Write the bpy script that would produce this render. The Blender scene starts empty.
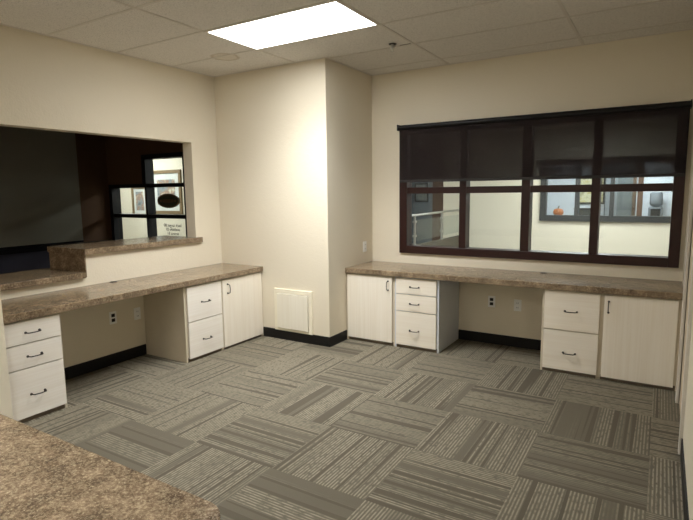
import bpy, bmesh, math, random
from mathutils import Vector, Matrix

random.seed(4)
COL = bpy.context.scene.collection
SC = bpy.context.scene

# ------------------------------------------------------------------ camera
H = 2.785                      # ceiling height
cam_data = bpy.data.cameras.new('camera')
cam_data.sensor_width = 36
cam_data.lens = 515.256 * 36 / 693
cam_data.clip_start = 0.02
cam = bpy.data.objects.new('camera', cam_data)
COL.objects.link(cam)
Rv = Vector((0.85370076, 0.5206275, -0.01191708))
Uv = Vector((-0.05744672, 0.11689332, 0.99148163))
Fv = Vector((-0.51758563, 0.84574402, -0.12970026))
m = Matrix((Rv, Uv, -Fv)).transposed().to_4x4()
m.translation = Vector((4.20694363, -5.08920435, 1.53420407))
cam.matrix_world = m
SC.camera = cam

# ------------------------------------------------------------------ world, exposure
w = bpy.data.worlds.new('world')
SC.world = w
w.use_nodes = True
w.node_tree.nodes['Background'].inputs[0].default_value = (0.8, 0.85, 1.0, 1)
w.node_tree.nodes['Background'].inputs[1].default_value = 0.05
SC.view_settings.view_transform = 'Standard'
SC.view_settings.look = 'None'
SC.view_settings.gamma = 1.0
SC.view_settings.exposure = 0.0
SC.view_settings.use_curve_mapping = False

PANEL_STRENGTH = 10.0          # glow of the lens of the main room light
PANEL_WATTS = 34.0             # its tubes behind the lens, throwing mostly downwards
REAR_FILL_STRENGTH = 5.0  # two unseen rear panels, added as fill for the lower walls and cabinets
REAR_FILL_WATTS = 26.0
LOBBY_STRENGTH = 42.0

# ------------------------------------------------------------------ materials
def srgb(r, g, b):
    f = lambda c: (c/255/12.92) if c/255 <= 0.04045 else ((c/255+0.055)/1.055)**2.4
    return (f(r), f(g), f(b), 1)

class NT:
    def __init__(s, name):
        s.m = bpy.data.materials.new(name); s.m.use_nodes = True
        s.t = s.m.node_tree; s.n = s.t.nodes; s.l = s.t.links
        s.b = s.n['Principled BSDF']; s.out = s.n['Material Output']
    def node(s, typ, **kw):
        n = s.n.new(typ)
        for k, v in kw.items(): setattr(n, k, v)
        return n
    def put(s, sock, v):
        if isinstance(v, bpy.types.NodeSocket): s.l.new(v, sock)
        else: sock.default_value = v
    def math(s, op, a, b=0.0, c=None):
        n = s.node('ShaderNodeMath', operation=op)
        s.put(n.inputs[0], a); s.put(n.inputs[1], b)
        if c is not None: s.put(n.inputs[2], c)
        return n.outputs[0]
    def mix(s, f, a, b):
        n = s.node('ShaderNodeMix', data_type='RGBA')
        s.put(n.inputs[0], f); s.put(n.inputs[6], a); s.put(n.inputs[7], b)
        return n.outputs[2]
    def coord(s): return s.node('ShaderNodeTexCoord').outputs['Object']
    def mapping(s, scale, vec=None):
        n = s.node('ShaderNodeMapping'); s.put(n.inputs['Scale'], scale)
        s.l.new(vec or s.coord(), n.inputs['Vector']); return n.outputs[0]
    def noise(s, scale, detail=2, vec=None, rough=0.5):
        n = s.node('ShaderNodeTexNoise')
        n.inputs['Scale'].default_value = scale; n.inputs['Detail'].default_value = detail
        n.inputs['Roughness'].default_value = rough
        s.l.new(vec or s.coord(), n.inputs['Vector']); return n.outputs['Fac']
    def ramp(s, f, stops):
        n = s.node('ShaderNodeValToRGB'); e = n.color_ramp.elements
        while len(e) < len(stops): e.new(0.5)
        for i, (p, c) in enumerate(stops): e[i].position = p; e[i].color = c
        s.l.new(f, n.inputs[0]); return n.outputs[0]
    def bump(s, h, strength, dist=0.01):
        n = s.node('ShaderNodeBump'); n.inputs['Strength'].default_value = strength
        n.inputs['Distance'].default_value = dist
        s.l.new(h, n.inputs['Height']); s.l.new(n.outputs[0], s.b.inputs['Normal'])
    def base(s, c, rough=0.6, spec=0.3, metal=0.0):
        s.put(s.b.inputs['Base Color'], c); s.b.inputs['Roughness'].default_value = rough
        s.b.inputs['Specular IOR Level'].default_value = spec
        s.b.inputs['Metallic'].default_value = metal
        return s.m

def plain(name, c, rough=0.6, spec=0.3, metal=0.0, var=0.06, scale=9):
    t = NT(name)
    lo = tuple(x*(1-var) for x in c[:3]) + (1,); hi = tuple(min(1, x*(1+var)) for x in c[:3]) + (1,)
    return t.base(t.mix(t.noise(scale, 3), lo, hi), rough, spec, metal)

def wall_paint(name, c, strength=0.45):
    t = NT(name)
    col = t.mix(t.noise(1.6, 3), tuple(x*0.97 for x in c[:3])+(1,), c)
    h = t.math('ADD', t.noise(70, 3), t.math('MULTIPLY', t.noise(18, 2), 0.8))
    t.bump(h, strength, 0.004)
    return t.base(col, 0.55, 0.25)

def laminate_wood(name, c, axis):
    """white washed wood grain; axis = object axis the grain runs along"""
    t = NT(name)
    sc = {'x': (1.2, 90, 90), 'y': (90, 1.2, 90), 'z': (90, 90, 1.2)}[axis]
    g = t.noise(1.0, 4, t.mapping(sc), 0.65)
    g2 = t.noise(1.0, 2, t.mapping(tuple(x*0.25 if x > 2 else x for x in sc)))
    f = t.math('ADD', t.math('MULTIPLY', g, 0.6), t.math('MULTIPLY', g2, 0.4))
    dark = tuple(x*y for x, y in zip(c[:3], (0.94, 0.92, 0.89))) + (1,)
    return t.base(t.ramp(f, [(0.36, dark), (0.6, c)]), 0.42, 0.35)

def granite(name):
    t = NT(name)
    a = t.noise(11, 6, rough=0.8); b = t.noise(105, 4, rough=0.85); f = t.noise(150, 3, rough=0.6)
    base = t.ramp(a, [(0.36, srgb(76, 60, 46)), (0.47, srgb(112, 93, 72)), (0.55, srgb(138, 116, 92)), (0.66, srgb(172, 150, 122))])
    sp = t.ramp(b, [(0.38, srgb(44, 34, 26)), (0.5, srgb(124, 105, 84)), (0.62, srgb(206, 190, 156))])
    fl = t.ramp(f, [(0.60, (0, 0, 0, 1)), (0.68, (1, 1, 1, 1))])
    c = t.mix(t.math('MULTIPLY', fl, 0.4), t.mix(0.40, base, sp), srgb(226, 208, 172))
    return t.base(c, 0.2, 0.5)

def carpet(name):
    t = NT(name)
    sep = t.node('ShaderNodeSeparateXYZ'); t.l.new(t.coord(), sep.inputs[0])
    T = 0.605
    cx = t.math('DIVIDE', t.math('SUBTRACT', sep.outputs[0], 3.62), T)
    cy = t.math('DIVIDE', t.math('ADD', sep.outputs[1], 1.78), T)
    ix = t.math('FLOOR', cx); iy = t.math('FLOOR', cy)
    fx = t.math('SUBTRACT', cx, ix); fy = t.math('SUBTRACT', cy, iy)
    par = t.math('ABSOLUTE', t.math('MODULO', t.math('ADD', ix, iy), 2.0))
    inv = t.math('SUBTRACT', 1.0, par)
    s = t.math('ADD', t.math('MULTIPLY', fx, inv), t.math('MULTIPLY', fy, par))   # across the stripes
    r = t.math('ADD', t.math('MULTIPLY', fy, inv), t.math('MULTIPLY', fx, par))   # along them
    rnd = t.node('ShaderNodeTexWhiteNoise', noise_dimensions='2D')
    cc = t.node('ShaderNodeCombineXYZ'); t.put(cc.inputs[0], t.math('ADD', ix, 0.5)); t.put(cc.inputs[1], t.math('ADD', iy, 0.5))
    t.l.new(cc.outputs[0], rnd.inputs['Vector'])
    rv = rnd.outputs['Value']
    def strip_noise(ks, kr, off, detail=1):
        c = t.node('ShaderNodeCombineXYZ')
        t.put(c.inputs[0], t.math('ADD', t.math('MULTIPLY', s, ks), t.math('MULTIPLY', rv, 57.0)))
        t.put(c.inputs[1], t.math('ADD', t.math('MULTIPLY', r, kr), off)); t.put(c.inputs[2], t.math('MULTIPLY', rv, 19.0))
        n = t.node('ShaderNodeTexNoise'); n.inputs['Scale'].default_value = 1; n.inputs['Detail'].default_value = detail
        t.l.new(c.outputs[0], n.inputs['Vector']); return n.outputs['Fac']
    # wide dark bands, broken into lengths
    nb = strip_noise(18.0, 0.16, 3.0, 0)
    mr = t.node('ShaderNodeMapRange'); t.l.new(nb, mr.inputs[0])
    mr.inputs[1].default_value = 0.60; mr.inputs[2].default_value = 0.63
    band = mr.outputs[0]
    # fine light pin lines
    ph = t.math('MULTIPLY', s, 2*math.pi*34)
    sn = t.math('MULTIPLY_ADD', t.math('SINE', ph), 0.5, 0.5)
    brk = strip_noise(34.0, 16.0, 11.0, 2)
    mr2 = t.node('ShaderNodeMapRange'); t.l.new(brk, mr2.inputs[0])
    mr2.inputs[1].default_value = 0.30; mr2.inputs[2].default_value = 0.52
    grp = strip_noise(5.0, 0.12, 29.0, 0)
    mr3 = t.node('ShaderNodeMapRange'); t.l.new(grp, mr3.inputs[0])
    mr3.inputs[1].default_value = 0.26; mr3.inputs[2].default_value = 0.46
    mr4 = t.node('ShaderNodeMapRange'); t.put(mr4.inputs[0], rnd.outputs['Color'])
    mr4.inputs[1].default_value = 0.1; mr4.inputs[2].default_value = 0.5; mr4.inputs[3].default_value = 0.55
    amp = t.math('MULTIPLY', t.math('MULTIPLY', mr2.outputs[0], mr3.outputs[0]), t.math('SUBTRACT', 1.0, band))
    amp = t.math('MULTIPLY', amp, mr4.outputs[0])
    line = t.math('MULTIPLY', t.math('POWER', sn, 1.6), amp)
    fz = t.noise(420, 2)
    mid = t.mix(fz, srgb(92, 86, 74), srgb(117, 110, 95))
    dark = t.mix(fz, srgb(79, 74, 63), srgb(99, 93, 80))
    light = srgb(160, 151, 132)
    c = t.mix(t.math('MULTIPLY', band, 0.72), mid, dark)
    c = t.mix(t.math('MULTIPLY', line, 0.9), c, light)
    t.bump(t.math('ADD', fz, line), 0.35, 0.004)
    return t.base(c, 0.95, 0.05)

def ceiling_tile(name):
    t = NT(name)
    sp = t.ramp(t.noise(160, 3), [(0.36, (0.72, 0.72, 0.72, 1)), (0.48, (1, 1, 1, 1))])
    # a water stain ring on one tile
    mp = t.node('ShaderNodeMapping'); mp.inputs['Location'].default_value = (-0.69, 1.442, -H)
    t.l.new(t.coord(), mp.inputs[0])
    ln = t.node('ShaderNodeVectorMath', operation='LENGTH'); t.l.new(mp.outputs[0], ln.inputs[0])
    d = t.math('ADD', ln.outputs['Value'], t.math('MULTIPLY', t.noise(14, 2), 0.05))
    ring = t.ramp(d, [(0.0, (0.93, 0.9, 0.86, 1)), (0.125, (0.94, 0.91, 0.86, 1)), (0.145, (0.74, 0.69, 0.6, 1)), (0.165, (1, 1, 1, 1))])
    mul = t.node('ShaderNodeMix', data_type='RGBA', blend_type='MULTIPLY'); mul.inputs[0].default_value = 1
    t.l.new(sp, mul.inputs[6]); t.l.new(ring, mul.inputs[7])
    mul2 = t.node('ShaderNodeMix', data_type='RGBA', blend_type='MULTIPLY'); mul2.inputs[0].default_value = 1
    t.l.new(mul.outputs[2], mul2.inputs[6]); mul2.inputs[7].default_value = srgb(232, 228, 222)
    t.bump(t.noise(160, 3), 0.3, 0.003)
    return t.base(mul2.outputs[2], 0.9, 0.05)

def glass(name):
    t = NT(name)
    tr = t.node('ShaderNodeBsdfTransparent'); tr.inputs[0].default_value = (0.93, 0.96, 0.95, 1)
    gl = t.node('ShaderNodeBsdfGlossy'); gl.inputs['Roughness'].default_value = 0.01
    fr = t.node('ShaderNodeLayerWeight'); fr.inputs[0].default_value = 0.5
    mx = t.node('ShaderNodeMixShader')
    t.l.new(t.math('MULTIPLY_ADD', t.math('POWER', fr.outputs['Facing'], 5.0), 0.9, 0.03), mx.inputs[0]); t.l.new(tr.outputs[0], mx.inputs[1]); t.l.new(gl.outputs[0], mx.inputs[2])
    t.l.new(mx.outputs[0], t.out.inputs[0]); return t.m

def mesh_fabric(name, c, openness):
    t = NT(name)
    weave = t.node('ShaderNodeTexChecker'); weave.inputs['Scale'].default_value = 900
    weave.inputs['Color1'].default_value = c; weave.inputs['Color2'].default_value = tuple(x*0.7 for x in c[:3])+(1,)
    t.l.new(t.coord(), weave.inputs['Vector'])
    t.base(weave.outputs[0], 0.8, 0.15)
    tr = t.node('ShaderNodeBsdfTransparent'); mx = t.node('ShaderNodeMixShader'); mx.inputs[0].default_value = openness
    t.l.new(t.b.outputs[0], mx.inputs[1]); t.l.new(tr.outputs[0], mx.inputs[2]); t.l.new(mx.outputs[0], t.out.inputs[0])
    return t.m

def emit(name, c, strength, clear=False):
    t = NT(name)
    v = t.node('ShaderNodeTexVoronoi'); v.inputs['Scale'].default_value = 60; t.l.new(t.coord(), v.inputs['Vector'])
    col = t.mix(t.math('MULTIPLY', v.outputs['Distance'], 0.3), c, tuple(x*0.85 for x in c[:3])+(1,))
    e = t.node('ShaderNodeEmission'); t.l.new(col, e.inputs[0]); e.inputs[1].default_value = strength
    if clear:                                   # prismatic lens: glows itself and lets the tubes through
        tr = t.node('ShaderNodeBsdfTransparent'); ad = t.node('ShaderNodeAddShader')
        t.l.new(tr.outputs[0], ad.inputs[0]); t.l.new(e.outputs[0], ad.inputs[1]); t.l.new(ad.outputs[0], t.out.inputs[0])
    else: t.l.new(e.outputs[0], t.out.inputs[0])
    return t.m

def picture(name, cols, scale=5):
    t = NT(name)
    return t.base(t.ramp(t.noise(scale, 3, rough=0.6), [(0.35 + 0.3*i/(len(cols)-1), c) for i, c in enumerate(cols)]), 0.35, 0.3)

M = dict(
    wall=wall_paint('cream_wall_paint', srgb(231, 221, 200)),
    wall_lobby=wall_paint('lobby_cream_paint', srgb(226, 220, 200), 0.1),
    wall_blue=plain('blue_grey_wall_paint', srgb(96, 104, 108)),
    wall_white=plain('white_office_paint', srgb(225, 230, 240)),
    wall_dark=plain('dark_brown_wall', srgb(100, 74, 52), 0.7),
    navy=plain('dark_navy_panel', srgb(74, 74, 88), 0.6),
    ceiling=ceiling_tile('acoustic_ceiling_tile'), grid=plain('painted_ceiling_grid', srgb(214, 208, 200), 0.5),
    carpet=carpet('striped_carpet_tile'), lobby_floor=plain('grey_lobby_floor', srgb(120, 115, 105)),
    base=plain('black_vinyl_base', srgb(22, 20, 20), 0.45),
    white_trim=plain('white_painted_trim', srgb(222, 216, 206), 0.4), door=plain('cream_door', srgb(214, 196, 168), 0.5),
    front_h=laminate_wood('whitewashed_laminate_across_y', srgb(240, 234, 224), 'y'),
    front_hx=laminate_wood('whitewashed_laminate_across_x', srgb(240, 232, 217), 'x'),
    front_v=laminate_wood('whitewashed_laminate_upright', srgb(240, 232, 217), 'z'),
    carcass=plain('cream_cabinet_side', srgb(208, 196, 174), 0.5),
    carcass_cool_lit=plain('cool_lit_cabinet_side', srgb(212, 216, 222), 0.5),  # cool light falling on this cabinet's side is painted into the colour
    toe=plain('taupe_base_strip', srgb(118, 106, 92), 0.6),
    bronze=plain('dark_bronze_metal', srgb(52, 44, 40), 0.32, 0.5, 0.8),
    steel=plain('brushed_steel', srgb(196, 196, 192), 0.3, 0.5, 0.9),
    granite=granite('brown_granite_laminate'),
    mahogany=plain('dark_mahogany_frame', srgb(44, 15, 11), 0.4, 0.4, 0, 0.25, 20),
    black=plain('black_frame_paint', srgb(16, 15, 17), 0.4), charcoal=plain('charcoal_frame_paint', srgb(50, 54, 56), 0.4),
    glass=glass('clear_window_glass'),
    shade=mesh_fabric('dark_screen_fabric', srgb(50, 42, 41), 0.165),
    shade2=mesh_fabric('dark_grey_blind_fabric', srgb(150, 148, 134), 0.05),
    panel=emit('fluorescent_diffuser', (0.95, 0.98, 1.0, 1), PANEL_STRENGTH/2, True),
    rear_fill=emit('rear_fill_diffuser', (0.95, 0.98, 1.0, 1), REAR_FILL_STRENGTH/2, True),
    panel3=emit('lobby_fluorescent_diffuser', (0.97, 0.98, 1.0, 1), LOBBY_STRENGTH),
    annex_fill=emit('annex_fill_diffuser', (1.0, 0.85, 0.7, 1), 12.0),
    plate=plain('ivory_plastic', srgb(246, 245, 240), 0.35), socket=plain('dark_socket', srgb(40, 38, 36), 0.4),
    access=laminate_wood('cream_access_panel', srgb(244, 238, 222), 'z'), access_frame=plain('cream_access_frame', srgb(244, 236, 214), 0.4),
    green=plain('dark_green_enamel', srgb(84, 84, 66), 0.4), copper=plain('copper_lettering', srgb(190, 130, 90), 0.4),
    gold=plain('worn_gold_frame', srgb(134, 116, 88), 0.45, 0.4, 0.2, 0.25, 30), mat=plain('pale_picture_mat', srgb(206, 210, 204)),
    paper=plain('white_paper', srgb(228, 236, 232)), ink=plain('black_ink', srgb(30, 32, 34)),
    print1=picture('street_print', [srgb(86, 96, 100), srgb(140, 150, 150), srgb(150, 122, 104), srgb(196, 196, 176)]),
    print2=picture('yellow_print', [srgb(206, 190, 120), srgb(232, 226, 196), srgb(160, 150, 110)]),
    print3=picture('grey_print', [srgb(70, 78, 80), srgb(112, 118, 116), srgb(90, 96, 96)]),
    orange=plain('pumpkin_skin', srgb(186, 108, 62), 0.5), stem=plain('dry_stem', srgb(110, 100, 60), 0.7),
    brown=plain('brown_door_frame', srgb(92, 72, 58), 0.5), darkwood=plain('dark_brown_casing', srgb(66, 44, 30), 0.5),
    machine=plain('grey_plastic_shell', srgb(128, 134, 142), 0.4), curb=plain('dark_stair_curb', srgb(92, 88, 76)),
)

# ------------------------------------------------------------------ mesh helpers
def box(bm, x0, x1, y0, y1, z0, z1):
    vs = [bm.verts.new((x, y, z)) for x in (x0, x1) for y in (y0, y1) for z in (z0, z1)]
    for f in ((0, 1, 3, 2), (4, 6, 7, 5), (0, 4, 5, 1), (2, 3, 7, 6), (0, 2, 6, 4), (1, 5, 7, 3)):
        bm.faces.new([vs[i] for i in f])
    return vs

def cyl(bm, p0, p1, r0, r1=None, seg=20):
    r1 = r0 if r1 is None else r1
    p0 = Vector(p0); p1 = Vector(p1); d = (p1-p0).normalized()
    q = d.to_track_quat('Z', 'Y')
    A = [bm.verts.new(p0 + q @ Vector((r0*math.cos(2*math.pi*i/seg), r0*math.sin(2*math.pi*i/seg), 0))) for i in range(seg)]
    B = [bm.verts.new(p1 + q @ Vector((r1*math.cos(2*math.pi*i/seg), r1*math.sin(2*math.pi*i/seg), 0))) for i in range(seg)]
    for i in range(seg):
        j = (i+1) % seg; bm.faces.new((A[i], A[j], B[j], B[i]))
    bm.faces.new(A[::-1]); bm.faces.new(B)

def tube(bm, pts, r, seg=10):
    rings = []; P = [Vector(p) for p in pts]
    for i, p in enumerate(P):
        d = (P[min(i+1, len(P)-1)] - P[max(i-1, 0)]).normalized()
        q = d.to_track_quat('Z', 'Y')
        rings.append([bm.verts.new(p + q @ Vector((r*math.cos(2*math.pi*k/seg), r*math.sin(2*math.pi*k/seg), 0))) for k in range(seg)])
    for a, b in zip(rings, rings[1:]):
        best = min(range(seg), key=lambda s: (a[0].co-b[s].co).length)
        b[:] = b[best:] + b[:best]
        for k in range(seg):
            j = (k+1) % seg; bm.faces.new((a[k], a[j], b[j], b[k]))
    bm.faces.new(rings[0][::-1]); bm.faces.new(rings[-1])

def lathe(bm, prof, c, seg=28, lobes=0, amp=0.0):
    rings = []
    for r, z in prof:
        rings.append([bm.verts.new((c[0]+r*(1+amp*math.cos(lobes*2*math.pi*k/seg))*math.cos(2*math.pi*k/seg),
                                    c[1]+r*(1+amp*math.cos(lobes*2*math.pi*k/seg))*math.sin(2*math.pi*k/seg), c[2]+z)) for k in range(seg)])
    for a, b in zip(rings, rings[1:]):
        for k in range(seg):
            j = (k+1) % seg; bm.faces.new((a[k], a[j], b[j], b[k]))
    bm.faces.new(rings[0][::-1]); bm.faces.new(rings[-1])

def prism(bm, pts, z0, z1):
    a = [bm.verts.new((x, y, z0)) for x, y in pts]; b = [bm.verts.new((x, y, z1)) for x, y in pts]
    n = len(pts)
    for i in range(n): bm.faces.new((a[i], a[(i+1) % n], b[(i+1) % n], b[i]))
    bm.faces.new(a[::-1]); bm.faces.new(b)

def obj(name, bm, mat, parent=None, bevel=0, smooth=False):
    bmesh.ops.recalc_face_normals(bm, faces=bm.faces)
    me = bpy.data.meshes.new(name); bm.to_mesh(me); bm.free()
    o = bpy.data.objects.new(name, me); me.materials.append(M[mat] if isinstance(mat, str) else mat)
    COL.objects.link(o)
    if parent:
        o.parent = parent
        off = Vector((0, 0, 0)); q = parent
        while q: off += q.location; q = q.parent
        me.transform(Matrix.Translation(-off))      # vertices were given in world coordinates
    if smooth:
        for p in me.polygons: p.use_smooth = True
    if bevel:
        b = o.modifiers.new('edge', 'BEVEL'); b.width = bevel; b.segments = 2; b.limit_method = 'ANGLE'
    return o

def boxes(name, lst, mat, parent=None, bevel=0):
    bm = bmesh.new()
    for b in lst: box(bm, *b)
    return obj(name, bm, mat, parent, bevel)

def struct(o): o['kind'] = 'structure'; return o
def tag(o, label, cat, group=None):
    o['label'] = label; o['category'] = cat
    if group: o['group'] = group
    return o
def thing(name, loc, label, cat, group=None):
    o = bpy.data.objects.new(name, None); COL.objects.link(o); o.location = loc; o.empty_display_size = 0.1
    return tag(o, label, cat, group)
def sroot(name, loc):
    o = bpy.data.objects.new(name, None); COL.objects.link(o); o.location = loc; o['kind'] = 'structure'; return o

# ------------------------------------------------------------------ setting: room shell
XR = 4.385; CW = 1.44; CD = 0.9075; YF = -7.0; T = 0.13
struct(boxes('floor', [(-0.13, XR+0.25, YF, 0.12, -0.1, 0)], 'carpet'))
struct(boxes('floor_annex', [(-6.5, -0.13, YF, 0.0, -0.1, 0)], 'lobby_floor'))
struct(boxes('floor_lobby', [(-9, 8, 0.12, 10.4, -0.1, 0)], 'lobby_floor'))
struct(boxes('ceiling', [(-0.13, XR+0.25, YF, 0.12, H, H+0.08)], 'ceiling'))
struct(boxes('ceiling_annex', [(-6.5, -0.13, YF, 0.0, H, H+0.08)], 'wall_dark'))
struct(boxes('ceiling_lobby', [(-9, 8, 0.12, 10.4, H, H+0.08)], 'ceiling'))
# ceiling grid: 4 ft x 2 ft tiles
gx0, gy0, GX, GY = 1.100, -2.088, 1.2192, 0.6096
g = []
for k in range(-1, 4):
    x = gx0 + k*GX
    if 0 < x < XR: g.append((x-0.011, x+0.011, YF, -CD if x < CW else 0, H-0.004, H+0.01))
for k in range(-8, 4):
    y = gy0 + k*GY
    if YF < y < 0: g.append((0 if y < -CD else CW, XR, y-0.011, y+0.011, H-0.0035, H+0.01))
g += [(0, 0.02, YF, -CD, H-0.004, H), (CW, XR, -0.02, 0, H-0.004, H), (0, CW, -CD-0.02, -CD, H-0.004, H), (CW, CW+0.02, -CD, 0, H-0.004, H), (XR-0.02, XR, YF, 0, H-0.004, H)]
struct(boxes('trim_1', g, 'grid'))

OT, OR = 2.068, -1.268        # serving opening: head height, right jamb
PY = -3.478                    # pier face
struct(boxes('wall_left', [(-T, 0, YF, 0.0, OT, H), (-T, 0, OR, 0.0, 0, OT), (-T, 0, -2.515, OR, 0, 1.03),
                           (-T, 0, PY, -2.515, 0, 0.835), (-T, 0, YF, PY, 0, OT)], 'wall'))
struct(boxes('wall_pier', [(0, 0.622, PY-0.13, PY, 0, H)], 'wall'))
struct(boxes('wall_column', [(0, CW, -CD, 0, 0, H)], 'wall', bevel=0.004))
WX0, WX1, WZ0, WZ1 = 1.80, 4.335, 0.90, 2.19
struct(boxes('wall_back', [(-T, WX0, 0, 0.12, 0, H), (WX1, XR+0.25, 0, 0.12, 0, H), (WX0, WX1, 0, 0.12, 0, WZ0), (WX0, WX1, 0, 0.12, WZ1, H)], 'wall'))
DY0, DY1 = -1.63, -0.83
struct(boxes('wall_right', [(XR, XR+0.12, DY1, 0, 0, H), (XR, XR+0.12, YF, DY0, 0, H), (XR, XR+0.12, DY0, DY1, 2.06, H)], 'wall'))
struct(boxes('wall_front', [(-6.5, XR+0.25, YF-0.1, YF, 0, H)], 'wall'))
d = sroot('door_1', (XR, -1.23, 0))
boxes('door_leaf', [(XR+0.006, XR+0.046, DY0, DY1, 0.006, 2.06)], 'door', d)
boxes('door_casing', [(XR-0.018, XR+0.045, DY1, DY1+0.07, 0, 2.13)], 'white_trim', d, 0.003)
boxes('door_casing', [(XR-0.018, XR+0.045, DY0-0.05, DY0, 0, 2.13)], 'white_trim', d, 0.003)
boxes('door_casing', [(XR-0.018, XR+0.045, DY0, DY1, 2.06, 2.13)], 'white_trim', d, 0.003)
BH = 0.102
struct(boxes('baseboard_left', [(0, 0.008, -3.08, -1.97, 0, BH)], 'base'))
struct(boxes('baseboard_back', [(2.46, 3.38, -0.008, 0, 0, BH)], 'base'))
struct(boxes('baseboard_column', [(0.586, CW+0.008, -CD-0.008, -CD, 0, BH), (CW, CW+0.008, -CD, -0.586, 0, BH)], 'base'))
struct(boxes('baseboard_right', [(XR-0.008, XR, YF, DY0-0.05, 0, BH)], 'base'))

# window in the back wall
FY0, FY1 = -0.03, 0.11
wn = sroot('window_1', (3.07, 0, WZ0))
boxes('window_frame', [(1.785, 1.872, FY0, FY1, 0.878, 2.212), (4.272, 4.352, FY0, FY1, 0.878, 2.212),
                       (1.872, 4.272, FY0, FY1, 0.878, 0.958), (1.872, 4.272, FY0, FY1, 2.13, 2.212)], 'mahogany', wn, 0.004)
for a, b in ((2.451, 2.520), (3.058, 3.137), (3.660, 3.730)):
    boxes('mullion', [(a, b, FY0+0.004, FY1-0.004, 0.958, 2.13)], 'mahogany', wn, 0.003)
cells = [(1.872, 2.451), (2.520, 3.058), (3.137, 3.660), (3.730, 4.272)]
for a, b in cells:
    boxes('transom', [(a, b, FY0+0.01, FY1-0.01, 1.514, 1.580)], 'mahogany', wn, 0.003)
    boxes('pane', [(a, b, 0.052, 0.058, 0.958, 1.514)], 'glass', wn)
    boxes('pane', [(a, b, 0.052, 0.058, 1.580, 2.13)], 'glass', wn)

# roller shade in front of it
sh = thing('window_blind', (3.07, -0.08, 2.2), 'wide dark screen roller shade half lowered over the mahogany framed window', 'window shade')
bm = bmesh.new(); cyl(bm, (1.80, -0.075, 2.198), (4.352, -0.075, 2.198), 0.026, seg=24); obj('roller_tube', bm, 'black', sh, smooth=False)
boxes('shade_fabric', [(1.812, 4.346, -0.0795, -0.078, 1.655, 2.195)], 'shade', sh)
boxes('hem_bar', [(1.812, 4.346, -0.084, -0.074, 1.632, 1.656)], plain('charcoal_hem', srgb(54, 51, 50)), sh, 0.002)
for x in (1.792, 4.352):
    boxes('end_bracket', [(x, x+0.008, -0.106, 0.0, 2.168, 2.23)], 'black', sh, 0.001)

# ------------------------------------------------------------------ annex beyond the serving opening
AX = -3.33
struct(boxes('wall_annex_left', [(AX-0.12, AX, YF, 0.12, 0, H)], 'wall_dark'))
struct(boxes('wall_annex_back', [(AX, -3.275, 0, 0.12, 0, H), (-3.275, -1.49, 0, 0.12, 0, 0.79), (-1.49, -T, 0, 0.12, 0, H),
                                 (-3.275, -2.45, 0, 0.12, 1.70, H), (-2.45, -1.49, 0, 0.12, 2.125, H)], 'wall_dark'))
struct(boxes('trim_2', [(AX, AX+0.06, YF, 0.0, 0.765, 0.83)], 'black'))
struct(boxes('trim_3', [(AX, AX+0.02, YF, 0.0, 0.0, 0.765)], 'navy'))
sb = thing('window_blind', (AX+0.05, -3.0, 2.6), 'dark grey blind pulled down over the far wall of the unlit annex', 'window blind')
boxes('blind_fabric', [(AX+0.03, AX+0.033, -5.5, -0.50, 0.86, 2.62)], 'shade2', sb)
bm = bmesh.new(); cyl(bm, (AX+0.04, -5.5, 2.64), (AX+0.04, -0.50, 2.64), 0.028); obj('blind_roller', bm, 'black', sb)
boxes('blind_hem', [(AX+0.024, AX+0.040, -5.5, -0.50, 0.835, 0.862)], 'black', sb, 0.002)

w2 = sroot('window_2', (-2.4, 0, 0.79))
y0, y1 = -0.03, 0.12
A0, A1, B0, B1 = -3.205, -2.405, -2.370, -1.565     # clear openings of the two columns of panes
boxes('window_frame', [(-3.275, A0, y0, y1, 0.79, 1.70), (A1, B0, y0, y1, 0.79, 1.70), (-2.45, B0, y0, y1, 1.70, 2.125), (B1, -1.49, y0, y1, 0.79, 2.125),
                       (A0, A1, y0, y1, 1.645, 1.70), (B0, B1, y0, y1, 2.06, 2.125),
                       (A0, A1, y0, y1, 0.79, 0.83), (B0, B1, y0, y1, 0.79, 0.83)], 'black', w2)
boxes('transom', [(A0, A1, y0+0.01, y1-0.01, 1.19, 1.245)], 'black', w2)
boxes('transom', [(B0, B1, y0+0.01, y1-0.01, 1.19, 1.245)], 'black', w2)
boxes('transom', [(B0, B1, y0+0.01, y1-0.01, 1.645, 1.70)], 'black', w2)
for a, b, c, e in ((A0, A1, 0.83, 1.19), (A0, A1, 1.245, 1.645), (B0, B1, 0.83, 1.19), (B0, B1, 1.245, 1.645), (B0, B1, 1.70, 2.06)):
    boxes('pane', [(a, b, 0.05, 0.056, c, e)], 'glass', w2)

def text_mesh(name, body, size, mat, parent, loc, mirror=False, extrude=0.001):
    cu = bpy.data.curves.new(name, 'FONT'); cu.body = body; cu.size = size; cu.extrude = extrude
    cu.align_x = 'CENTER'
    tmp = bpy.data.objects.new(name, cu); COL.objects.link(tmp)
    dg = bpy.context.evaluated_depsgraph_get()
    me = bpy.data.meshes.new_from_object(tmp.evaluated_get(dg))
    bpy.data.objects.remove(tmp)
    R = Matrix.Rotation(math.pi/2, 4, 'X')
    if mirror: R = Matrix.Diagonal((-1, 1, 1, 1)) @ R
    me.transform(R)
    me.transform(Matrix.Translation(Vector(loc) - (parent.location if parent else Vector((0, 0, 0)))))
    me.materials.clear(); me.materials.append(M[mat])
    o = bpy.data.objects.new(name, me); COL.objects.link(o); o.parent = parent
    return o

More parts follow.
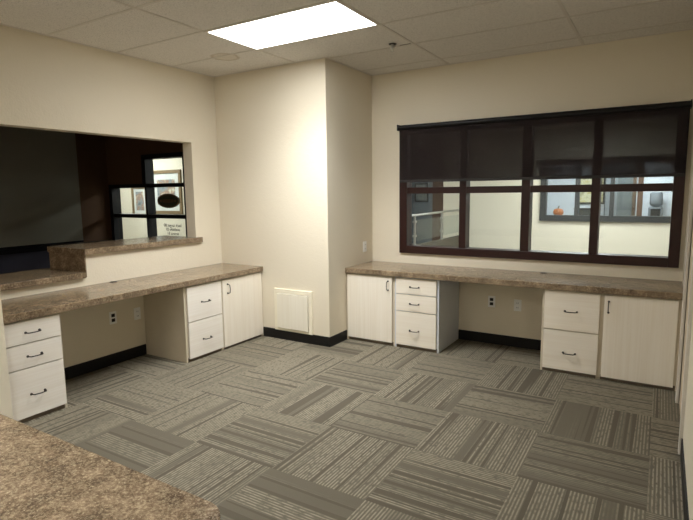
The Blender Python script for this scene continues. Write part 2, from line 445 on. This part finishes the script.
# oval sign hanging in the annex window, and the paper notice seen from behind
ov = thing('oval_sign', (-1.965, 0.03, 1.34), 'small dark green oval sign in the annex window above the notice', 'sign')
bm = bmesh.new()
n = 40; rx, rz = 0.240, 0.105; cxx, czz = -1.975, 1.445
A = [bm.verts.new((cxx+rx*math.cos(2*math.pi*i/n), 0.030, czz+rz*math.sin(2*math.pi*i/n))) for i in range(n)]
B = [bm.verts.new((v.co.x, 0.042, v.co.z)) for v in A]
for i in range(n): bm.faces.new((A[i], A[(i+1) % n], B[(i+1) % n], B[i]))
bm.faces.new(A); bm.faces.new(B[::-1]); obj('sign_board', bm, 'green', ov)
bm = bmesh.new()
tube(bm, [(cxx+rx*0.93*math.cos(2*math.pi*i/n), 0.029, czz+rz*0.88*math.sin(2*math.pi*i/n)) for i in range(n+1)], 0.003, 6)
obj('sign_border', bm, 'copper', ov)
bm = bmesh.new()                                     # lettering too small to read: a row of curled strokes
for i in range(6):
    a = cxx-0.15+i*0.06; h = 0.03*(1-abs(i-2.5)/5)
    tube(bm, [(a-0.014, 0.029, czz-h), (a-0.018, 0.029, czz+h*0.5), (a, 0.029, czz+h), (a+0.016, 0.029, czz+h*0.4), (a+0.006, 0.029, czz-h)], 0.0035, 6)
obj('sign_lettering', bm, 'copper', ov)
nt = thing('window_lettering', (-1.93, 0.05, 0.9), 'black lettering on the lower right annex pane, mirrored from this side', 'lettering')
for z, s_ in ((1.065, 'back target 80'), (1.005, 'available 81'), (0.945, 'access 81')):
    text_mesh('lettering', s_, 0.066, 'ink', nt, (-1.93, 0.0485, z), mirror=True)

# ------------------------------------------------------------------ lobby behind the glass
struct(boxes('wall_lobby_left', [(-9, -3.8, 2.5, 2.6, 0, H)], 'wall_lobby'))
struct(boxes('wall_lobby_side', [(-9.1, -9, 0.12, 2.6, 0, H), (-3.9, -3.8, 2.6, 9.2, 0, H)], 'wall_blue'))
struct(boxes('wall_lobby_near', [(-9, AX-0.12, 0.0, 0.12, 0, H)], 'wall_lobby'))
FZ0, FZ1, FA, FB = 0.93, 2.12, 2.03, 4.75
struct(boxes('wall_lobby_far', [(-0.2, FA, 6.5, 6.62, 0, H), (FB, 8, 6.5, 6.62, 0, H), (FA, FB, 6.5, 6.62, 0, FZ0), (FA, FB, 6.5, 6.62, FZ1, H)], 'wall_lobby'))
struct(boxes('wall_lobby_right', [(7.9, 8, 0.12, 6.5, 0, H)], 'wall_lobby'))
struct(boxes('wall_stair_back', [(-3.8, 1.3, 9.0, 9.1, 0, H)], 'wall_blue'))
struct(boxes('wall_office_back', [(1.4, 6.4, 9.0, 9.1, 0, H)], 'wall_white'))
struct(boxes('wall_office_side', [(1.3, 1.4, 6.62, 9.1, 0, H), (6.4, 6.5, 6.62, 9.1, 0, H)], 'wall_white'))
struct(boxes('trim_4', [(-0.46, -0.2, 6.48, 6.64, 0, H)], 'darkwood'))
w3 = sroot('window_3', (3.3, 6.5, FZ0))
boxes('window_frame', [(FA-0.05, FA+0.07, 6.45, 6.6, 0.89, 2.16), (FB-0.07, FB+0.05, 6.45, 6.6, 0.89, 2.16),
                       (FA+0.07, FB-0.07, 6.45, 6.6, 0.89, 1.01), (FA+0.07, FB-0.07, 6.45, 6.6, 2.06, 2.16)], 'charcoal', w3)
boxes('mullion', [(2.66, 2.74, 6.46, 6.59, 1.01, 2.06)], 'charcoal', w3)
boxes('mullion', [(3.30, 3.38, 6.46, 6.59, 1.01, 2.06)], 'charcoal', w3)
boxes('mullion', [(3.78, 3.87, 6.46, 6.59, 1.01, 2.06)], 'brown', w3)
for a, b in ((FA+0.07, 2.66), (2.74, 3.30), (3.38, 3.78), (3.87, FB-0.07)):
    boxes('pane', [(a, b, 6.52, 6.526, 1.01, 2.06)], 'glass', w3)

# stair guard
gr = thing('stair_guard', (0.215, 5.1, 0.0), 'metal handrail with glass infill on a low curb, seen through the leftmost pane', 'railing')
boxes('curb', [(0.18, 0.25, 3.72, 6.46, 0, 0.52)], 'curb', gr)
bm = bmesh.new(); tube(bm, [(0.215, 3.75, 1.09), (0.215, 5.0, 1.10), (0.215, 6.46, 1.11)], 0.024); obj('handrail', bm, 'steel', gr, smooth=True)
for yy in (3.93, 5.33):
    bm = bmesh.new(); cyl(bm, (0.215, yy, 0.52), (0.215, yy, 1.08), 0.022); cyl(bm, (0.215, yy, 0.52), (0.215, yy, 0.535), 0.033)
    p = obj('post', bm, 'steel', gr)
    for zz in (0.68, 0.95): boxes('glass_clamp', [(0.19, 0.24, yy-0.05, yy+0.05, zz, zz+0.04)], 'steel', p, 0.003)
boxes('glass_infill', [(0.212, 0.218, 4.0, 5.27, 0.60, 1.0)], 'glass', gr)
boxes('glass_infill', [(0.212, 0.218, 5.4, 6.4, 0.60, 1.0)], 'glass', gr)

def framed(name, x0, x1, z0, z1, y, fw, frame, art, label, matw=0.0, group=None):
    r = thing(name, ((x0+x1)/2, y, z0), label, 'picture', group)
    boxes('picture_frame', [(x0, x0+fw, y-0.035, y, z0, z1), (x1-fw, x1, y-0.035, y, z0, z1), (x0+fw, x1-fw, y-0.035, y, z0, z0+fw), (x0+fw, x1-fw, y-0.035, y, z1-fw, z1)], frame, r, 0.004)
    if matw: boxes('mat_board', [(x0+fw, x1-fw, y-0.012, y-0.004, z0+fw, z1-fw)], 'mat', r)
    boxes('print', [(x0+fw+matw, x1-fw-matw, y-0.016, y-0.012 if matw else y-0.004, z0+fw+matw, z1-fw-matw)], art, r)
    return r
framed('framed_picture', -5.47, -4.50, 1.12, 2.06, 2.5, 0.07, 'gold', 'print1', 'gold framed street print with pale mat behind the oval sign', 0.13)
framed('framed_picture', -6.15, -5.62, 1.06, 1.74, 2.5, 0.06, 'gold', 'print1', 'narrower gold framed print seen through the middle left pane', 0.07)
framed('framed_picture', -2.02, -1.60, 1.24, 1.78, 9.0, 0.04, 'charcoal', 'print3', 'dark framed picture on the blue grey wall beyond the handrail')
framed('framed_picture', 2.34, 3.0, 1.18, 1.85, 9.0, 0.045, 'charcoal', 'print2', 'yellowish framed print on the office wall above the dark basket')

# office items
struct(boxes('trim_5', [(2.1, 4.7, 6.62, 6.95, 0.95, 0.995)], 'white_trim'))
pk = thing('pumpkin', (2.30, 6.78, 0.995), 'small orange pumpkin on the far office sill', 'pumpkin')
bm = bmesh.new(); lathe(bm, [(0.02, 0.005), (0.07, 0.0), (0.10, 0.04), (0.105, 0.08), (0.085, 0.125), (0.04, 0.145), (0.012, 0.135)], (2.30, 6.78, 0.995), 48, 8, 0.05)
obj('pumpkin_body', bm, 'orange', pk, smooth=True)
bm = bmesh.new(); tube(bm, [(2.30, 6.78, 1.125), (2.30, 6.78, 1.17), (2.315, 6.78, 1.20)], 0.010, 8); obj('stem', bm, 'stem', pk)
bk = thing('storage_basket', (2.80, 6.80, 0.995), 'low dark basket on the far office sill right of the pumpkin', 'basket')
bm = bmesh.new(); prism(bm, [(2.62, 6.70), (2.95, 6.70), (2.95, 6.90), (2.62, 6.90)], 0.995, 1.13); obj('basket_body', bm, 'charcoal', bk, bevel=0.02)
boxes('basket_rim', [(2.61, 2.96, 6.69, 6.91, 1.13, 1.15)], 'black', bk, 0.004)
cb = thing('office_cupboard', (3.28, 8.8, 0), 'tall blue grey cupboard with glazed doors in the far office', 'cupboard')
boxes('cupboard_body', [(3.02, 3.60, 8.65, 8.98, 0, 2.3)], 'wall_blue', cb)
boxes('cupboard_door', [(3.04, 3.28, 8.63, 8.65, 0.05, 2.25)], 'machine', cb, 0.003)
boxes('cupboard_door', [(3.30, 3.58, 8.63, 8.65, 0.05, 2.25)], 'wall_blue', cb, 0.003)
boxes('cupboard_frame', [(3.60, 3.66, 8.62, 8.98, 0, 2.3)], 'brown', cb)
wc = thing('water_dispenser', (4.06, 8.8, 0), 'grey water dispenser standing against the far office wall', 'water dispenser')
boxes('dispenser_body', [(3.93, 4.22, 8.65, 8.95, 0, 1.12)], 'machine', wc, 0.02)
boxes('tap_recess', [(3.98, 4.17, 8.635, 8.65, 0.92, 1.08)], 'ink', wc)
bm = bmesh.new(); lathe(bm, [(0.05, 0), (0.12, 0.05), (0.13, 0.08), (0.13, 0.30), (0.10, 0.34)], (4.075, 8.8, 1.12), 24); obj('water_bottle', bm, 'machine', wc, smooth=True)
tag(boxes('wall_plaque', [(4.36, 4.56, 8.975, 8.999, 1.46, 1.60)], 'green', bevel=0.002), 'small dark plaque on the far office wall at right', 'plaque')

# ------------------------------------------------------------------ ceiling lights
def ceiling_light(x0, y0_, mat, label, group, watts=0, light_z=H, name='ceiling_light', lx=GX, ly=GY):
    r = thing(name, (x0+lx/2, y0_+ly/2, light_z), label, 'ceiling light', group)
    x1, y1_ = x0+lx, y0_+ly
    f = 0.022
    boxes('light_frame', [(x0, x1, y0_, y0_+f, light_z-0.008, light_z-0.0005), (x0, x1, y1_-f, y1_, light_z-0.008, light_z-0.0005),
                          (x0, x0+f, y0_+f, y1_-f, light_z-0.008, light_z-0.0005), (x1-f, x1, y0_+f, y1_-f, light_z-0.008, light_z-0.0005)], 'white_trim', r, 0.001)
    boxes('diffuser', [(x0+f, x1-f, y0_+f, y1_-f, light_z-0.006, light_z-(0.004 if watts else 0.0008))], mat, r)
    if watts:
        la = bpy.data.lights.new('fluorescent_tubes', 'AREA'); la.shape = 'RECTANGLE'; la.size = lx-2*f-0.01; la.size_y = ly-2*f-0.01
        la.energy = watts; la.spread = math.radians(118); la.color = (0.96, 0.985, 1.0)
        lo = bpy.data.objects.new('fluorescent_tubes', la); COL.objects.link(lo); lo.parent = r; lo.location = (0, 0, -0.002)
    return r
ceiling_light(gx0, gy0, 'panel', 'lit rectangular fluorescent ceiling panel above the column', None, PANEL_WATTS)
ceiling_light(gx0, gy0-6*GY, 'rear_fill', 'added fill panel on the ceiling above the peninsula worktop, out of view', None, REAR_FILL_WATTS)
ceiling_light(gx0+GX, gy0-7*GY, 'rear_fill', 'added fill panel on the ceiling above and behind the camera', None, REAR_FILL_WATTS)
for x, y, lab in ((2.4, 2.6, 'directly behind the mahogany window'), (2.4, 5.0, 'in front of the charcoal office window'), (-1.0, 3.0, 'beside the stair guard'),
                  (-6.0, 1.0, 'in front of the gold framed pictures'), (5.5, 3.5, 'at the right end of the lobby'), (0.0, 7.4, 'added out of view to brighten the blue wall beyond the stair guard')):  # the last panel is added fill, hidden by the far lobby wall
    ceiling_light(x, y, 'panel3', 'fluorescent lobby ceiling panel ' + lab, None)
ceiling_light(-2.6, -5.6, 'annex_fill', 'added dim fill panel at the rear of the annex, out of view', None)  # invented lamp out of view, lifts the dark annex surfaces
ceiling_light(3.0, 7.4, 'panel3', 'fluorescent ceiling panel over the far office', None)

sp = thing('fire_sprinkler', (2.17, -0.97, H), 'small metal sprinkler head on the ceiling grid right of the light', 'sprinkler')
bm = bmesh.new(); cyl(bm, (2.17, -0.97, H-0.0045), (2.17, -0.97, H-0.0085), 0.034, 0.030); obj('escutcheon', bm, 'black', sp)
bm = bmesh.new(); cyl(bm, (2.17, -0.97, H-0.008), (2.17, -0.97, H-0.05), 0.011)
for s in (-1, 1): tube(bm, [(2.17+s*0.010, -0.97, H-0.015), (2.17+s*0.020, -0.97, H-0.04), (2.17+s*0.003, -0.97, H-0.062)], 0.0035, 6)
obj('sprinkler_body', bm, 'steel', sp)
bm = bmesh.new(); cyl(bm, (2.17, -0.97, H-0.062), (2.17, -0.97, H-0.065), 0.017); obj('deflector', bm, 'steel', sp)

struct(boxes('trim_6', [(2.20, 2.30, gy0+2*GY-0.022, gy0+2*GY-0.012, H-0.001, H+0.004)], 'black'))

# ------------------------------------------------------------------ cabinets
CT, CTH = 0.765, 0.052        # worktop height, thickness
ZC = CT - CTH                 # top of the cabinets

def pull(parent, along, a0, z0, front, vertical=False, L=0.092):
    """bow pull: along = 'x' (front faces -y) or 'y' (front faces +x)"""
    bm = bmesh.new(); pts = []
    if vertical: prof = [(-L/2, 0), (-L/2, 0.016), (-L/2+0.008, 0.033), (0, 0.038), (L/2-0.008, 0.033), (L/2, 0.016), (L/2, 0)]
    else: prof = [(-L/2, 0), (-L/2, 0.016), (-L/2+0.008, 0.033), (0, 0.038), (L/2-0.008, 0.033), (L/2, 0.016), (L/2, 0)]
    def P(s, o):
        da, dz = (0, s) if vertical else (s, 0)
        return (a0+da, front-o, z0+dz) if along == 'x' else (front+o, a0+da, z0+dz)
    tube(bm, [P(s, o) for s, o in prof], 0.0040, 8)
    for s in (-L/2, L/2): cyl(bm, P(s, 0), P(s, 0.004), 0.0085, seg=12)
    o = obj('handle', bm, 'bronze', parent, smooth=True)
    o['label'] = 'dark bronze bow handle'
    return o

def cabinet(name, along, a0, a1, label, group, drawers=None, door=None, reveal=(0.012, 0.012), side='carcass', back=0.0):
    """a0..a1 along the wall; fronts at depth 0.585"""
    D = 0.568; F = 0.586
    def B(u0, u1, d0, d1, z0, z1):
        return (u0, u1, -d1, -d0, z0, z1) if along == 'x' else (d0, d1, u0, u1, z0, z1)
    base = ((a0+a1)/2, -0.3, 0) if along == 'x' else (0.3, (a0+a1)/2, 0)
    r = thing(name, base, label, 'cabinet', group)
    t = 0.016
    boxes('cabinet_side', [B(a0, a0+t, 0.004, D, 0, ZC)], side, r)
    boxes('cabinet_side', [B(a1-t, a1, 0.004, D, 0, ZC)], side, r)
    boxes('cabinet_body', [B(a0+t, a1-t, 0.01, D-0.002, 0.04, ZC-0.002)], side, r)
    boxes('base_strip', [B(a0+t, a1-t, 0.5, D-0.006, 0, 0.036)], 'toe', r)
    f0, f1 = a0+reveal[0], a1-reveal[1]
    fm = 'front_hx' if along == 'x' else 'front_h'
    if drawers:
        for z0, z1, hz, ha in drawers:
            dr = boxes('drawer', [B(f0, f1, D, F, z0, z1)], fm, r, 0.0018)
            pull(dr, along, ha, hz, -F if along == 'x' else F)
    if door:
        dz0, dz1, ha, hz = door
        do = boxes('door', [B(f0, f1, D, F, dz0, dz1)], 'front_v', r, 0.0018)
        pull(do, along, ha, hz, -F if along == 'x' else F, True, 0.09)
    return r

three = lambda ha: [(0.550, 0.703, 0.622, ha), (0.380, 0.542, 0.457, ha), (0.036, 0.372, 0.190, ha)]
two = lambda ha: [(0.378, 0.703, 0.540, ha), (0.032, 0.368, 0.185, ha)]
G = None
cabinet('drawer_cabinet', 'y', PY, -3.085, 'pale laminate three drawer cabinet at the left end of the left worktop', G, drawers=three(-3.288), side='carcass')
cabinet('drawer_cabinet', 'y', -1.965, -1.508, 'pale laminate two drawer cabinet under the left worktop', G, drawers=two(-1.725), side='carcass', reveal=(0.026, 0.008))
cabinet('door_cabinet', 'y', -1.508, -CD-0.002, 'pale single door cabinet under the left worktop beside the column', G, door=(0.026, 0.703, -1.43, 0.607), side='carcass', reveal=(0.012, 0.012))
cabinet('door_cabinet', 'x', CW+0.002, 1.998, 'pale single door cabinet between column and three drawer unit under the window', G, door=(0.036, 0.703, 1.93, 0.615), reveal=(0.014, 0.026))
cabinet('drawer_cabinet', 'x', 1.998, 2.458, 'pale three drawer cabinet under the window worktop', G, drawers=three(2.213), reveal=(0.018, 0.022), side='carcass_cool_lit')
cabinet('drawer_cabinet', 'x', 3.385, 3.834, 'pale two drawer cabinet right of the knee space under the window', G, drawers=two(3.612), reveal=(0.020, 0.010))
cabinet('door_cabinet', 'x', 3.834, XR-0.002, 'wide pale single door cabinet at the right end beside the right wall', G, door=(0.028, 0.703, 3.888, 0.607), reveal=(0.022, 0.030))

# ------------------------------------------------------------------ worktops
def worktop_slab(name, pts, z0, z1, parent=None, bevel=0.004):
    bm = bmesh.new(); prism(bm, pts, z0, z1); return obj(name, bm, 'granite', parent, bevel)
lt = tag(worktop_slab('worktop', [(0.001, PY+0.001), (0.604, PY+0.001), (0.604, -CD-0.002), (0.001, -CD-0.002)], ZC+0.0005, CT),
    'brown speckled laminate worktop along the left wall below the serving opening', 'worktop')
rt = tag(worktop_slab('worktop', [(CW+0.001, -0.604), (XR-0.001, -0.604), (XR-0.001, -0.001), (CW+0.001, -0.001)], ZC+0.0005, CT),
    'brown speckled laminate worktop below the mahogany framed window', 'worktop')
def corner(cx, cy, r, a0, a1, n=10):
    return [(cx+r*math.cos(math.radians(a0+(a1-a0)*i/n)), cy+r*math.sin(math.radians(a0+(a1-a0)*i/n))) for i in range(n+1)]
nr = thing('peninsula_worktop', (2.0, -4.7, 0), 'brown speckled worktop with a rounded corner in the near left foreground', 'worktop')
worktop_slab('worktop_slab', [(0.63, -5.25), (3.362, -5.25)] + corner(3.362-0.09, -4.238-0.09, 0.09, 0, 90) + [(0.63, -4.238)], CT-0.045, CT, nr, 0.003)
boxes('support_panel', [(3.05, 3.09, -5.15, -4.45, 0, CT-0.045)], 'carcass', nr)
boxes('support_panel', [(0.80, 0.84, -5.15, -4.45, 0, CT-0.045)], 'carcass', nr)
# ledges in the serving opening
ul = thing('serving_ledge', (-0.25, -1.9, 1.03), 'raised brown laminate ledge across the right part of the serving opening', 'ledge')
worktop_slab('ledge_top', [(-0.545, -2.535), (0.035, -2.535), (0.035, -1.205), (0.001, -1.205), (0.001, OR-0.002), (-T-0.001, OR-0.002), (-T-0.001, -1.22), (-0.545, -1.22)], 1.031, 1.082, ul)
boxes('end_panel', [(-0.535, 0.012, -2.527, -2.5155, 0.84, 1.031)], 'granite', ul, 0.002)
boxes('back_panel', [(-0.535, -0.515, -2.5155, -1.24, 0.0, 1.031)], 'granite', ul)
ll = tag(worktop_slab('serving_ledge', [(-0.56, PY+0.002), (0.035, PY+0.002), (0.035, -2.535), (0.001, -2.535), (-0.56, -2.535)], 0.836, 0.885),
    'lower brown laminate ledge at the left end of the serving opening', 'ledge')

# cable grommets
for (x, y), lab in (((0.045, -2.295), 'small dark cable grommet in the left worktop'), ((3.29, -0.05), 'small dark cable grommet in the window worktop')):
    r = thing('cable_grommet', (x, y, CT), lab, 'grommet')
    bm = bmesh.new(); cyl(bm, (x, y, CT+0.0003), (x, y, CT+0.004), 0.032, 0.029, 24); obj('grommet_ring', bm, 'black', r)
    bm = bmesh.new(); cyl(bm, (x, y, CT+0.004), (x, y, CT+0.0055), 0.019, seg=20); obj('grommet_cap', bm, 'socket', r)

# ------------------------------------------------------------------ outlets
def outlet(axis, a, z, fixed, label, dark=True, name='wall_outlet', cat='outlet', w_=0.072, h_=0.115):
    """axis 'x+': on plane x=fixed facing +x ; 'y-': on plane y=fixed facing -y"""
    def B(u0, u1, d0, d1, z0, z1):
        return (fixed+d0, fixed+d1, a+u0, a+u1, z0, z1) if axis == 'x+' else (a+u0, a+u1, fixed-d1, fixed-d0, z0, z1)
    loc = (fixed, a, z) if axis == 'x+' else (a, fixed, z)
    r = thing(name, loc, label, cat)
    boxes('cover_plate', [B(-w_/2, w_/2, 0.0003, 0.006, z-h_/2, z+h_/2)], 'plate', r, 0.002)
    for dz in (-0.022, 0.022):
        s = boxes('receptacle', [B(-0.017, 0.017, 0.006, 0.0085, z+dz-0.015, z+dz+0.015)], 'socket' if dark else 'plate', r, 0.001)
        if not dark: boxes('slot', [B(-0.008, -0.005, 0.0085, 0.009, z+dz-0.006, z+dz+0.006), B(0.005, 0.008, 0.0085, 0.009, z+dz-0.006, z+dz+0.006)], 'socket', s)
outlet('x+', -2.296, 0.432, 0, 'outlet with dark sockets in the left knee space, nearer the three drawer cabinet')
outlet('x+', -2.042, 0.418, 0, 'plain ivory wall outlet in the left knee space beside the two drawer cabinet', False)
outlet('y-', 2.797, 0.432, 0, 'outlet with dark sockets in the knee space under the window, the left one')
outlet('y-', 3.052, 0.420, 0, 'plain ivory outlet in the knee space under the window, the right one', False)
outlet('x+', -0.185, 0.945, CW, 'ivory wall outlet on the column side just above the window worktop', False)

# access panel on the column
ap = thing('access_panel', (1.0, -CD, 0.08), 'cream square access panel low on the column front above the black baseboard', 'access panel')
ax0, ax1, az0, az1, fw = 0.757, 1.243, 0.106, 0.545, 0.042
yb = -CD-0.0005
boxes('panel_frame', [(ax0, ax0+fw, yb-0.020, yb, az0-0.006, az1), (ax1-fw, ax1, yb-0.020, yb, az0-0.006, az1), (ax0+fw, ax1-fw, yb-0.020, yb, az0-0.006, az0+0.016), (ax0+fw, ax1-fw, yb-0.020, yb, az1-fw, az1)], 'access_frame', ap, 0.003)
boxes('panel_door', [(ax0+fw+0.005, ax1-fw-0.005, yb-0.034, yb, az0+0.024, az1-fw-0.005)], 'access', ap, 0.002)
